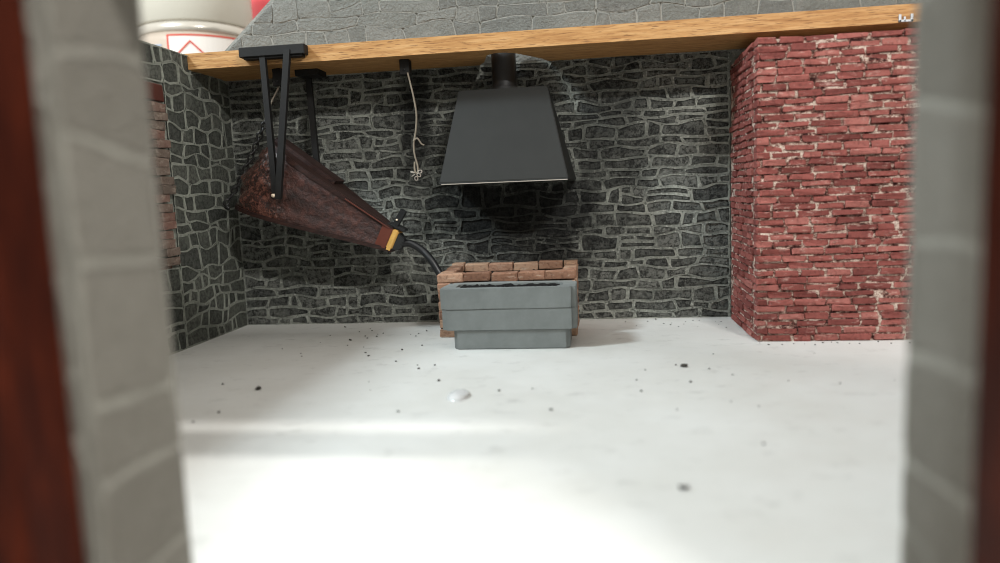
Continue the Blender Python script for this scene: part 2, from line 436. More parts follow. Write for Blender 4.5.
# ------------------------------------------------------------------ the setting
XL, XR, YB, YF0, YF1, ZT = -2.89, 2.62, 5.73, 1.38, 1.70, 1.97
floor = box('floor', XL-0.30, XR+0.30, 1.15, YB+0.35, -0.10, 0.0, MT['floor'], bevel=0.008, seg=1)
tag(floor, 'white painted floor plate scattered with dark grit', 'floor', kind='structure')
table = box('table', -9, 9, -3, 13, -0.22, -0.10, MT['table'], bevel=0.01, seg=1)
tag(table, 'plain grey table top under the model building', 'table', kind='structure')

def wall(name, x0, x1, y0, y1, z0, z1, mat, label):
    o = box(name, x0, x1, y0, y1, z0, z1, mat)
    return tag(o, label, 'wall', kind='structure')

# back wall, its stones in view and the part behind the brick block
wb = wall('wall_back', XL-0.22, XR+0.22, YB+0.005, YB+0.22, 0, ZT, MT['mortar'], 'dark rubble stone back wall streaked with black soot behind the hood')
masonry(wb, rubble(0.99-XL, ZT, 0.076, 0.192, 21), lambda u, v, h: (XL+u, YB-h, v), 0.025, 0.018, 0.013, MT['stone'], MT['mortar'], 300, 3)
# gable over the plank
GS = 0.876; GX0, GZ0 = XL-0.03, 2.19; GXM = (XL+XR)/2; GAP = GZ0 + GS*(GXM-GX0)
gx1 = 2*GXM-GX0
prof = [(GX0, ZT), (gx1, ZT), (gx1, GZ0), (GXM, GAP), (GX0, GZ0)]
V = [(x, YB+0.005, z) for x, z in prof] + [(x, YB+0.20, z) for x, z in prof]; n = 5
wg = make('wall_gable', V, [tuple(range(5)), tuple(range(9, 4, -1))] + [(i, (i+1) % n, n+(i+1) % n, n+i) for i in range(n)], MT['mortar_gable'])
tag(wg, 'pale grey stone gable with sloping edge above the oak plank', 'wall', kind='structure')
cells = []
for P in rubble(gx1-GX0, GAP-ZT, 0.105, 0.26, 5, 0.8):
    P = clip(clip(P, -GS, 1, GZ0-ZT-0.035), GS, 1, GZ0-ZT-0.035+GS*(gx1-GX0))
    if len(P) >= 3: cells.append(P)
masonry(wg, cells, lambda u, v, h: (GX0+u, YB-h, ZT+v), 0.011, 0.007, 0.010, MT['stone_gable'], MT['mortar_gable'], 150, 4,
        score=lambda x, z, a: a - (10 if z > 0.75 else 0))

# left wall with its window opening
WY0, WY1, WZ0, WZ1 = 4.15, 4.70, 0.60, 1.70
ZL = 2.07
wl = empty('wall_left', (XL, 3.5, 0), 'olive grey stone side wall with a brick edged window opening', 'wall', kind='structure')
core = bmesh.new()
for y0, y1, z0, z1 in ((YF1, WY0, 0, ZL), (WY1, YB+0.2, 0, ZT), (WY1, 5.13, ZT, ZL), (WY0, WY1, 0, WZ0), (WY0, WY1, WZ1, ZL)):
    b = bm_box(XL-0.22, XL-0.005, y0, y1, z0, z1); me = bpy.data.meshes.new('t'); b.to_mesh(me); b.free(); core.from_mesh(me); bpy.data.meshes.remove(me)
from_bm('wall_core', core, MT['mortar_left'], wl)
cells = []
for P in rubble(YB-4.80, ZL, 0.100, 0.165, 9, 1.0): cells.append([(x+4.80, z) for x, z in P])
for P in rubble(4.80-YF1, 0.58, 0.112, 0.19, 10, 0.9): cells.append([(x+YF1, z) for x, z in P])
for P in rubble(4.80-YF1, ZL-1.83, 0.112, 0.19, 11, 0.9): cells.append([(x+YF1, z+1.83) for x, z in P])
for P in rubble(WY0-0.13-YF1, 1.25, 0.125, 0.21, 12, 0.9): cells.append([(x+YF1, z+0.58) for x, z in P])
cells = [c for c in cells if not (sum(p[0] for p in c)/len(c) > 5.14 and max(p[1] for p in c) > ZT+0.03)]
masonry(wl, cells, lambda u, v, h: (XL+h, u, v), 0.020, 0.011, 0.009, MT['stone_left'], MT['mortar_left'], 260, 5, score=lambda x, z, a: a + (10 if x > 4.4 else 0))

# right wall behind / beside the brick block
wr = wall('wall_right', XR+0.005, XR+0.22, YF0, YB+0.005, 0, ZT, MT['mortar'], 'grey stone side wall beyond the red brick block')
masonry(wr, [[(x+YF1, z) for x, z in P] for P in rubble(4.75-YF1, ZT, 0.11, 0.25, 13)], lambda u, v, h: (XR-h, u, v), 0.024, 0.014, 0.013,
        MT['stone'], MT['mortar'], 0, 6)

# front wall: two masonry piers with the doorway between them
JL, JR = -1.068, 0.676
def pier(name, x0, x1, label, face_x, sgn, seed):
    o = wall(name, x0, x1, YF0, YF1, 0, ZT, MT['mortar_jamb'], label)
    masonry(o, [[(x+YF0, z) for x, z in P] for P in rubble(YF1-YF0, ZT, 0.24, 0.42, seed, 0.5)],
            (lambda u, v, h: (face_x + sgn*h, u, v)), 0.024, 0.008, 0.008, MT['stone_jamb'], MT['mortar_jamb'], 60, seed)
    masonry(o, [[(x+x0, z) for x, z in P] for P in rubble(x1-x0, ZT, 0.20, 0.30, seed+50, 0.6)],
            (lambda u, v, h: (u, YF1+h, v)), 0.03, 0.012, 0.012, MT['stone_jamb'], MT['mortar_jamb'], 0, seed+1)
    masonry(o, [[(x+x0, z) for x, z in P] for P in rubble(x1-x0, ZT, 0.20, 0.30, seed+70, 0.6)],
            (lambda u, v, h: (u, YF0-h, v)), 0.03, 0.012, 0.012, MT['stone_jamb'], MT['mortar_jamb'], 0, seed+2)
pier('wall_front_left', XL, JL, 'blurred grey stone door jamb nearest the bellows side', JL, 1, 31)
pier('wall_front_right', JR, XR, 'blurred pale grey stone door jamb nearest the brick block side', JR, -1, 47)
# brown timber posts outside both jambs, lintel beam above the doorway
for nm, x0, x1, lb in (('trim_1', -1.62, JL-0.020, 'dark red-brown timber door post outside the jamb on the bellows side'),
                       ('trim_2', JR-0.024, JR+0.55, 'orange-brown timber door post outside the jamb on the brick block side')):
    t = box(nm, x0, x1, YF0-0.17, YF0-0.014, 0, ZT, MT['brown_wood'], bevel=0.008, seg=1, base=True)
    tag(t, lb, 'door post', kind='structure')
t = box('trim_3', JL-0.0, JR+0.0, YF0+0.02, YF0+0.14, 1.715, 1.835, MT['plank'], bevel=0.006, seg=1); tag(t, 'oak transom bar across the top of the doorway', 'beam', kind='structure')
prof = [(GX0, ZT), (JL-0.1, ZT), (JL-0.05, 2.10), (JR+0.05, 2.10), (JR+0.1, ZT), (gx1, ZT), (gx1, GZ0), (gx1-1.05, 3.11), (GX0+1.05, 3.11), (GX0, GZ0)]  # unseen front gable, added and cut to limit the light from behind
V = [(x, YF0, z) for x, z in prof] + [(x, YF0+0.09, z) for x, z in prof]; n = 10
t = make('wall_front_light_mask', V, [tuple(range(10)), tuple(range(19, 9, -1))] + [(i, (i+1) % n, n+(i+1) % n, n+i) for i in range(n)], MT['mortar_gable'])
tag(t, 'unseen pale grey gable over the doorway, shaped to mask the light', 'wall', kind='structure')

# window in the left wall: wooden lintel, brick quoins, sill
w1 = empty('window_1', (XL, (WY0+WY1)/2, WZ0), 'unglazed window opening edged with pale bricks in the side wall', 'window', kind='structure')
box('lintel', XL-0.20, XL+0.022, WY0-0.10, WY1+0.07, WZ1, WZ1+0.115, MT['lintel_wood'], w1, 0.006, 1, 0.006, 1)
def rough_brick(seed, l, d, h, jit=0.004, bev=0.005):
    r = random.Random(seed); b = bm_box(-l/2, l/2, -d/2, d/2, -h/2, h/2, bev, 1)
    for v in b.verts: v.co += Vector((r.uniform(-1, 1), r.uniform(-1, 1), r.uniform(-1, 1)))*jit
    me = bpy.data.meshes.new('brick'); b.to_mesh(me); b.free(); return me
qm = []
for k in range(3):
    me = rough_brick(60+k, 0.21, 0.15, 0.056, 0.005); me.materials.append(MT['quoin']); qm.append(me)
for k in range(5): box('light_stop_board', XL-0.205, XL-0.175, WY0+0.005+k*0.109, WY0+0.110+k*0.109, WZ0+0.005, WZ1-0.005, MT['lintel_wood'], w1, 0.004, 1)  # boards added to stop light falling through the opening onto the floor
for y_edge, sg in ((WY1, 1), (WY0, -1)):
    z = WZ0; i = 0
    while z < WZ1-0.05:
        ln = (0.10, 0.05)[(i//2) % 2] + rng.uniform(-0.02, 0.02)
        o = link('brick', qm[i % 3], (XL-0.075+rng.uniform(0, 0.012), y_edge+sg*(ln-0.075-0.02), z+0.03), w1); z += 0.0605; i += 1
for k in range(3): link('brick', qm[k % 3], (XL-0.075, WY0+0.09+k*0.19, WZ0-0.028), w1).rotation_euler = (0, 0, math.pi/2)

# ------------------------------------------------------------------ oak plank with the notch for the flue
PY0, PZ1 = 5.138, 2.082
out = [(XL-0.02, PY0), (XR, PY0), (XR, YB-0.016), (-0.33, YB-0.016), (-0.37, 5.60), (-0.45, 5.46), (-0.53, 5.33), (-0.60, 5.27), (-0.68, 5.27), (-0.745, 5.34),
       (-0.77, 5.46), (-0.80, 5.60), (-0.85, YB-0.016), (XL+0.0, YB-0.016), (XL-0.02, YB-0.016)]
n = len(out)
V = [(x, y, ZT) for x, y in out] + [(x, y, PZ1) for x, y in out]
plank = make('oak_plank', V, [tuple(range(n))[::-1], tuple(range(n, 2*n))] + [(i, (i+1) % n, n+(i+1) % n, n+i) for i in range(n)], MT['plank'])
tag(plank, 'long pale oak plank laid along the top of the back wall', 'beam')
st = empty('staple', (1.965, PY0-0.004, 1.985), 'tiny steel staple on the end of the oak plank above the bricks', 'staple')
for nm, x0, x1, z0, z1 in (('leg', 1.925, 1.940, 1.972, 2.02), ('leg', 1.995, 2.010, 1.972, 2.02), ('crown', 1.925, 2.010, 1.972, 1.986), ('leg', 1.955, 1.966, 1.972, 2.005)):
    box(nm, x0, x1, PY0-0.012, PY0+0.004, z0, z1, MT['staple'], st, 0.002, 1)

# ------------------------------------------------------------------ red brick block
CX0, CY0, CZ1 = 0.985, 4.774, 1.868
bl = empty('brick_chimney', ((CX0+XR)/2, (CY0+YB)/2, 0), 'tall block of thin red bricks with pale mortar beside the back wall', 'chimney')
box('mortar_core', CX0+0.011, XR-0.016, CY0+0.011, YB-0.016, 0, CZ1-0.012, MT['brick_mortar'], bl)
NC = 41; ch = CZ1/NC
bms = []
for k in range(10):
    r = random.Random(k); me = rough_brick(100+k, r.choice((0.10, 0.14, 0.165, 0.175, 0.188, 0.195)), 0.09, ch-r.uniform(0.003, 0.013), 0.0066, 0.006); me.materials.append(MT['brick']); bms.append(me)
restV, restF = [], []
def rest_brick(me, loc, rz):
    k = len(restV); mtx = Matrix.Translation(loc) @ Matrix.Rotation(rz, 4, 'Z')
    restV.extend(tuple(mtx @ v.co) for v in me.vertices); restF.extend(tuple(i+k for i in p.vertices) for p in me.polygons)
for i in range(NC):
    z = (i+0.5)*ch + rng.uniform(-0.002, 0.002)
    x = CX0 + (0.0, 0.095, 0.045, 0.14)[i % 4] - 0.165 + rng.uniform(-0.02, 0.02)
    first = True
    while x < XR-0.05:
        me = rng.choice(bms); L = me.vertices and (max(v.co.x for v in me.vertices)*2)
        x0 = x; x += L + rng.uniform(0.000, 0.010)
        if x0 + L < CX0 + 0.010: x = max(x0+L*0.9, x-0.02) if x0 + L > CX0 else x; continue
        if x0 + L > XR - 0.012: break
        y = CY0+0.045+rng.uniform(-0.007, 0.009)
        if x0 < CX0:                                                # corner brick cut short: keep its outer end on the corner
            x0c = CX0 + rng.uniform(-0.004, 0.004); cut = (x0+L-x0c)/L
            o = link('brick', me, (x0c+(x0+L-x0c)/2, y, z), bl); o.scale = (cut, 1, 1); continue
        if x0 < 1.97:
            o = link('brick', me, (x0+L/2, y, z), bl); o.rotation_euler = (rng.uniform(-.04, .04), rng.uniform(-.012, .012), rng.choice((0, math.pi)) + rng.uniform(-.012, .012))
        else: rest_brick(me, (x0+L/2, y, z), 0)
    y = CY0 + 0.10 + (0.0, 0.06, 0.10, 0.03)[i % 4]
    while y < YB-0.15:
        me = rng.choice(bms); L = max(v.co.x for v in me.vertices)*2
        if y+L > YB-0.03: break
        rest_brick(me, (CX0+0.045+rng.uniform(-0.010, 0.007), y+L/2, z), math.pi/2); y += L + rng.uniform(0.003, 0.012)
tag(make('side_bricks', restV, restF, MT['brick'], bl), kind='stuff')
V = [(CX0+0.01, CY0+0.01, CZ1-0.014), (XR, CY0+0.01, CZ1-0.014), (XR, YB-0.02, CZ1-0.014), (CX0+0.01, YB-0.02, CZ1-0.014)]

# ------------------------------------------------------------------ forge hearth
HX0, HX1, HY0, HY1, HZ = -1.122, -0.150, 5.055, 5.705, 0.455
he = empty('forge_hearth', ((HX0+HX1)/2, (HY0+HY1)/2, 0), 'low terracotta brick hearth with open top against the sooty wall', 'hearth')
box('core', HX0+0.012, HX1-0.012, HY0+0.012, HY1-0.004, 0, HZ-0.09, MT['brick_mortar'], he)
nc = 7; hh = HZ/nc; hms = []
for k in range(6):
    me = rough_brick(200+k, 0.182, 0.098, hh-0.006, 0.0042, 0.006); me.materials.append(MT['hearth_brick']); hms.append(me)
def run(a, b, fixed, axis, z, off, top):
    """bricks along x (axis 0) or y (axis 1) filling a..b"""
    x = a; first = True
    while x < b-0.02:
        L = 0.19 if not (first and off) else 0.10
        L = min(L, b-x) if b-x-L > 0.05 else b-x
        loc = (x+L/2, fixed, z) if axis == 0 else (fixed, x+L/2, z)
        o = link('brick', rng.choice(hms), (loc[0]+rng.uniform(-.003, .003), loc[1]+rng.uniform(-.004, .004), loc[2]+(rng.uniform(-.004, .006) if top else 0)), he)
        o.scale = ((L-0.006)/0.182, 1, 1); o.rotation_euler = (0, 0, (math.pi/2 if axis else 0) + rng.uniform(-.02, .02))
        x += L; first = False
for i in range(nc):
    z = (i+0.5)*hh; t = i == nc-1; o = i % 2
    run(HX0, HX1, HY0+0.049, 0, z, o, t)
    run(HY0+0.10, HY1-0.10, HX0+0.049, 1, z, not o, t); run(HY0+0.10, HY1-0.10, HX1-0.049, 1, z, not o, t)
    run(HX0, HX1, HY1-0.049, 0, z+(0.016 if t else 0), not o, t)
bm = bmesh.new(); bmesh.ops.create_grid(bm, x_segments=26, y_segments=16, size=0.5)
for v in bm.verts:
    x = HX0+0.09+(v.co.x+.5)*(HX1-HX0-0.18); y = HY0+0.09+(v.co.y+.5)*(HY1-HY0-0.18)
    v.co = Vector((x, y, HZ-0.065 + 0.03*noise.noise(Vector((x*14, y*14, 0))) + 0.02*noise.noise(Vector((x*40, y*40, 3)))))
tag(from_bm('coal_bed', bm, MT['coal'], he), kind='stuff')

# ------------------------------------------------------------------ cast stone trough in front of it
tr = empty('water_trough', (-0.577, 4.82, 0), 'grey stepped stone water trough standing before the brick hearth', 'trough')
def slab(x0, x1, y0, y1, z0, z1, corner, bev):
    b = bm_box(x0, x1, y0, y1, z0, z1)
    bmesh.ops.bevel(b, geom=[e for e in b.edges if abs(e.verts[0].co.z-e.verts[1].co.z) > 0.01], offset=corner, segments=4, affect='EDGES')
    bmesh.ops.bevel(b, geom=[e for e in b.edges if len(e.link_faces) == 2 and e.calc_face_angle(0) > 1.2], offset=bev, segments=2, affect='EDGES')
    return b
from_bm('plinth', slab(-0.938, -0.185, 4.650, 4.97, 0, 0.130, 0.02, 0.006), MT['trough'], tr)
from_bm('lower_slab', slab(-1.012, -0.139, 4.640, 4.995, 0.126, 0.2635, 0.03, 0.0035), MT['trough'], tr)
# the upper slab has a long sunk basin
bm = slab(-1.018, -0.140, 4.637, 4.998, 0.2635, 0.398, 0.03, 0.0035)
top = max((f for f in bm.faces if f.normal.z > 0.9), key=lambda f: f.calc_area())
bmesh.ops.inset_region(bm, faces=[top], thickness=0.10, depth=0.0)
for v in top.verts: v.co.x = -0.577 + (v.co.x+0.579)*0.96; v.co.y = 4.808 + (v.co.y-4.8175)*0.95
bmesh.ops.inset_region(bm, faces=[top], thickness=0.006, depth=-0.055)
bmesh.ops.subdivide_edges(bm, edges=[e for e in bm.edges if e.calc_length() > 0.1], cuts=5, use_grid_fill=True)
for v in bm.verts: v.co += noise.noise_vector(v.co*9)*0.004
from_bm('basin', bm, MT['trough'], tr)
bm = bmesh.new(); bmesh.ops.create_grid(bm, x_segments=40, y_segments=6, size=0.5)
for v in bm.verts:
    x = -0.577+v.co.x*0.655; y = 4.808+v.co.y*0.150
    v.co = Vector((x, y, 0.391 + 0.014*noise.noise(Vector((x*18, y*30, 1))) + 0.010*noise.noise(Vector((x*50, y*50, 5)))))
from_bm('sludge', bm, MT['coal'], tr)

# ------------------------------------------------------------------ smoke hood
hd = empty('smoke_hood', (-0.63, 5.45, 1.07), 'dark grey tapered metal smoke hood hanging over the hearth', 'smoke hood')
B0 = [(-1.085, 5.13), (-0.185, 5.13), (-0.145, 5.70), (-1.10, 5.70)]; T0 = [(-0.965, 5.385), (-0.325, 5.385), (-0.325, 5.70), (-0.965, 5.70)]
b = bmesh.new()
def hood_ring(s, z, inx=0.0): 
    out_ = []
    for (bx, by), (tx, ty) in zip(B0, T0):
        x = bx+(tx-bx)*s; y = by+(ty-by)*s; out_.append(b.verts.new((x + (inx if x < -0.6 else -inx), y + (inx if y < 5.5 else -inx), z)))
    return out_
zb, zt = 1.075, 1.745
rings = [hood_ring(0, zb), hood_ring(0.0, zb+0.012), hood_ring(0.33, zb+0.012+0.66*0.33), hood_ring(0.66, zb+0.012+0.66*0.66), hood_ring(1, zt)]
inner = [hood_ring(0.92, zt-0.05, 0.014), hood_ring(0, zb, 0.014)]
for A, B_ in zip(rings, rings[1:]):
    for k in range(4): b.faces.new((A[k], A[(k+1) % 4], B_[(k+1) % 4], B_[k]))
b.faces.new(rings[-1]); b.faces.new(inner[0])
for k in range(4):
    b.faces.new((inner[0][k], inner[0][(k+1) % 4], inner[1][(k+1) % 4], inner[1][k])); b.faces.new((inner[1][k], inner[1][(k+1) % 4], rings[0][(k+1) % 4], rings[0][k]))
bmesh.ops.bevel(b, geom=[e for e in b.edges if e.calc_length() > 0.15], offset=0.006, segments=2, affect='EDGES')
from_bm('canopy', b, MT['metal'], hd)
bar('rim', (-1.07, 5.128, zb+0.001), (-0.19, 5.128, zb+0.001), 0.006, 0.016, MT['rim'], hd)['label'] = 'worn bright lower edge of the hood'
fp = lathe('flue_pipe', [(0.125, zt-0.004), (0.105, zt+0.015), (0.092, zt+0.03), (0.090, 1.95), (0.090, 2.12), (0.078, 2.12), (0.078, 2.0)], -0.648, 5.545, MT['iron'], hd, 32)

# ------------------------------------------------------------------ bellows
BY = 5.30
be = empty('forge_bellows', (-2.0, BY, 0.9), 'shiny brown leather bellows with dark boards hanging under the oak plank', 'bellows')
NB = 56
def pear(t):
    """outline of a board, t in 0..1 around it: s = 0 at the round rear, 1 at the nozzle; lateral half-width 0.205"""
    a = 2*math.pi*t; s = (1-math.cos(a))/2; side = math.sin(a)
    wid = 0.215*(math.sin(math.pi*min(1, (s*0.93+0.07))**0.62))**0.75 if s < 0.999 else 0
    prof = [(0, 0), (0.03, .085), (0.08, .145), (0.16, .19), (0.26, .21), (0.38, .205), (0.52, .175), (0.68, .13), (0.84, .088), (0.95, .066), (1, .060)]
    for (s0, w0), (s1, w1_) in zip(prof, prof[1:]):
        if s <= s1: wid = w0+(w1_-w0)*(s-s0)/(s1-s0); break
    return s, (wid if side >= 0 else -wid)
LO0, LO1 = Vector((-2.675, 0, 0.985)), Vector((-1.500, 0, 0.620))
UP0, UP1 = Vector((-2.355, 0, 1.445)), Vector((-1.485, 0, 0.775))
def loop_pt(P0, P1, t, grow=0.0):
    s, w = pear(t); k = 1+grow
    p = P0.lerp(P1, 0.5+(s-0.5)*(1+grow*0.4)); return Vector((p.x, BY - w*k, p.z))
def board(name, P0, P1, th, mat):
    nrm = Vector((-(P1.z-P0.z), 0, P1.x-P0.x)).normalized(); V = []
    for off in (-th/2, th/2):
        for k in range(NB): V.append(tuple(loop_pt(P0, P1, k/NB, 0.05)+nrm*off))
    F_ = [tuple(range(NB))[::-1], tuple(range(NB, 2*NB))] + [(k, (k+1) % NB, NB+(k+1) % NB, NB+k) for k in range(NB)]
    return make(name, V, F_, mat, be)
board('lower_board', LO0, LO1, 0.030, MT['bellows_wood']); board('upper_board', UP0, UP1, 0.034, MT['bellows_wood'])
V, F_ = [], []; NR = 17
for i in range(NR):
    u = i/(NR-1)
    for k in range(NB):
        t = k/NB; a, b_ = loop_pt(LO0, LO1, t), loop_pt(UP0, UP1, t); p = a.lerp(b_, u)
        s, w = pear(t); c = LO0.lerp(LO1, 0.35).lerp(UP0.lerp(UP1, 0.35), u); c.y = BY
        d = Vector((p.x-c.x, p.y-c.y, 0)); d = d.normalized() if d.length > 1e-5 else Vector((0, 0, 0))
        rear = max(0.0, 1-s*2.4)
        bulge = 0.075*math.sin(math.pi*u)*rear - 0.012*math.sin(math.pi*u)*(1-rear)
        fold = (0.008*rear+0.004)*math.sin(u*math.pi*5.0)
        lump = noise.noise(p*11)*0.045*rear + noise.noise(p*24)*0.018*rear + noise.noise(p*5)*0.012
        V.append(tuple(p + d*(bulge+(fold+lump)*min(1, 4*u*(1-u)*1.6))))
for i in range(NR-1):
    for k in range(NB): F_.append((i*NB+k, i*NB+(k+1) % NB, (i+1)*NB+(k+1) % NB, (i+1)*NB+k))
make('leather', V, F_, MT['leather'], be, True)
# stiffening slat on the upper board
ud = (UP1-UP0).normalized(); un = Vector((-ud.z, 0, ud.x))
bar('batten', UP0+ud*0.02+un*0.030+Vector((0, BY+0.06, 0)), UP0+ud*0.56+un*0.030+Vector((0, BY+0.06, 0)), 0.03, 0.20, MT['bellows_wood'], be)
bar('piping', loop_pt(UP0, UP1, 0.30, 0.05)+un*0.0+Vector((0, -0.006, 0)), loop_pt(UP0, UP1, 0.46, 0.05)+Vector((0, -0.006, 0)), 0.008, 0.008, MT['nozzle_wood'], be)
# nozzle block, brass band, collar
nd = Vector((1, 0, -0.50)).normalized(); nu = Vector((0.50, 0, 1)).normalized(); N0 = Vector((-1.545, BY, 0.722))
def frust(name, s0, s1, h0, h1, w0, w1_, mat):
    V = []
    for s, h, w in ((s0, h0, w0), (s1, h1, w1_)):
        for i, j in ((-1, -1), (1, -1), (1, 1), (-1, 1)): V.append(tuple(N0 + nd*s + nu*h/2*j + Vector((0, w/2*i, 0))))
    b = bmesh.new(); vv = [b.verts.new(v) for v in V]
    for f in [(0, 1, 2, 3), (7, 6, 5, 4)] + [(k, (k+1) % 4, 4+(k+1) % 4, 4+k) for k in range(4)]: b.faces.new([vv[q] for q in f])
    bmesh.ops.bevel(b, geom=list(b.edges), offset=0.008, segments=2, affect='EDGES')
    return from_bm(name, b, mat, be)
frust('nozzle_block', -0.04, 0.055, 0.175, 0.165, 0.15, 0.14, MT['nozzle_wood'])
frust('brass_band', 0.050, 0.096, 0.170, 0.165, 0.145, 0.14, MT['brass'])['label'] = 'yellow brass band around the nozzle'
frust('collar', 0.092, 0.150, 0.140, 0.09, 0.12, 0.08, MT['iron'])
tip = N0+nd*0.14
tube('air_pipe', smooth_path([tip, (-1.36, BY, 0.660), (-1.27, BY-0.01, 0.606), (-1.20, BY-0.04, 0.535), (-1.135, BY-0.06, 0.43), (-1.085, BY-0.06, 0.33)], 6), 0.027, MT['iron'], be, 12)
frust('valve_plate', 0.02, 0.16, 0.02, 0.03, 0.14, 0.10, MT['iron']).location += Vector((0.02, 0, 0.105))
bar('valve_lever', (-1.46, BY-0.03, 0.79), (-1.385, BY-0.03, 0.905), 0.042, 0.05, MT['iron'], be)
tube('lever_pin', [(-1.435, BY-0.066, 0.838), (-1.435, BY-0.05, 0.838)], 0.008, MT['bolt'], be, 8)

# ------------------------------------------------------------------ hanging frames of the bellows
h1 = empty('bellows_hanger', (-2.22, 5.09, 1.05), 'black timber hanger with two struts in a V before the bellows', 'hanger', 'bellows hangers')
box('crossbar', -2.455, -1.975, 5.058, 5.136, 2.014, 2.082, MT['black_wood'], h1, 0.005, 1)
box('crossbar_foot', -2.43, -2.0, 5.075, 5.136, 2.000, 2.016, MT['black_wood'], h1, 0.003, 1)
bar('strut', (-2.290, 5.085, 2.02), (-2.258, 5.055, 1.03), 0.040, 0.035, MT['black_wood'], h1)
bar('strut', (-2.100, 5.070, 2.05), (-2.232, 5.035, 1.02), 0.044, 0.035, MT['black_wood'], h1)
tube('bolt', [(-2.262, 5.012, 1.047), (-2.262, 5.10, 1.047)], 0.013, MT['bolt'], h1, 10)
h2 = empty('bellows_hanger', (-2.11, 5.5, 1.3), 'black timber hanger with one strut between the bellows and back wall', 'hanger', 'bellows hangers')
box('crossbar', -2.195, -2.015, 5.40, 5.58, 1.925, 1.97, MT['black_wood'], h2, 0.004, 1)
bar('strut', (-2.140, 5.53, 1.93), (-2.115, 5.53, 1.12), 0.042, 0.035, MT['black_wood'], h2)
tube('bolt', [(-2.115, 5.49, 1.14), (-2.115, 5.56, 1.14)], 0.012, MT['bolt'], h2, 10)

# ------------------------------------------------------------------ pulley blocks, chain and pull wire
def block(x, y, z, label):
    o = empty('pulley_block', (x, y, ZT), label, 'pulley block', 'pulley blocks under the plank')
    box('block_body', x-0.035, x+0.035, y-0.04, y+0.04, z, ZT, MT['black_wood'], o, 0.004, 1)
    tube('sheave_pin', [(x, y-0.05, z+0.035), (x, y+0.05, z+0.035)], 0.009, MT['iron'], o, 8)
block(-2.292, 5.34, 1.845, 'small black pulley block under the plank between the V struts')
block(-1.325, 5.30, 1.862, 'small black pulley block under the plank above the hanging wire')

def link_geo(c, t, roll, ln, wd, r):
    t = t.normalized(); a = t.orthogonal().normalized(); b = t.cross(a); s = a*math.cos(roll)+b*math.sin(roll)
    pts = [c + t*math.cos(q)*ln/2 + s*math.sin(q)*wd/2 for q in [2*math.pi*k/10 for k in range(10)]]; pts.append(pts[0])
    return tube_geo(pts, r, 5, False)
def chain(name, path, label):
    P = [Vector(p) for p in path]; V, F_ = [], []; step = 0.040; i = 0
    for a, b_ in zip(P, P[1:]):
        L = (b_-a).length; nst = max(1, int(L/step))
        for k in range(nst):
            v, f = link_geo(a.lerp(b_, (k+0.5)/nst), b_-a, (i % 2)*math.pi/2, 0.056, 0.036, 0.0080); i += 1
            q = len(V); V += v; F_ += [tuple(x+q for x in g) for g in f]
    o = make(name, V, F_, MT['chain'], None, True); return tag(o, label, 'chain')
chain('pull_chain', [(-2.37, 5.30, 1.66), (-2.50, 5.29, 1.40), (-2.635, 5.28, 1.16), (-2.72, 5.27, 1.04), (-2.76, 5.25, 0.985), (-2.70, 5.22, 0.965)], 'thin black chain falling to the rear end of the bellows')
t = tube('chain_cord', smooth_path([(-2.285, 5.34, 1.87), (-2.315, 5.32, 1.80), (-2.355, 5.305, 1.72), (-2.372, 5.30, 1.65)], 5), 0.007, MT['cord'], None, 6)
tag(t, 'short thin cord joining the V-strut pulley block to the black chain', 'cord')

pc = empty('pull_wire', (-1.29, 5.3, 1.18), 'thin tan wire with a looped end hanging from the pulley block', 'wire')
tube('wire_strand', smooth_path([(-1.300, 5.25, 1.872), (-1.285, 5.25, 1.80), (-1.268, 5.26, 1.70), (-1.257, 5.27, 1.58), (-1.270, 5.28, 1.47), (-1.290, 5.28, 1.38), (-1.288, 5.28, 1.30), (-1.270, 5.28, 1.22), (-1.272, 5.28, 1.175),
     (-1.285, 5.28, 1.170), (-1.293, 5.28, 1.20), (-1.290, 5.28, 1.25)], 6), 0.0068, MT['cord'], pc, 7)
tube('wire_tail', smooth_path([(-1.292, 5.275, 1.395), (-1.262, 5.28, 1.415), (-1.235, 5.285, 1.375), (-1.215, 5.29, 1.365)], 5), 0.006, MT['cord'], pc, 6)
V, F_ = [], []
for dx, dz in ((-0.02, -0.012), (0.02, -0.012), (0.0, -0.035), (0.03, 0.012), (-0.025, 0.010)):
    v, f = link_geo(Vector((-1.283+dx, 5.275, 1.165+dz)), Vector((dx, 0.01, dz)), 0.6, 0.03, 0.022, 0.004); q = len(V); V += v; F_ += [tuple(x+q for x in g) for g in f]
make('hook_end', V, F_, MT['rim'], pc, True)

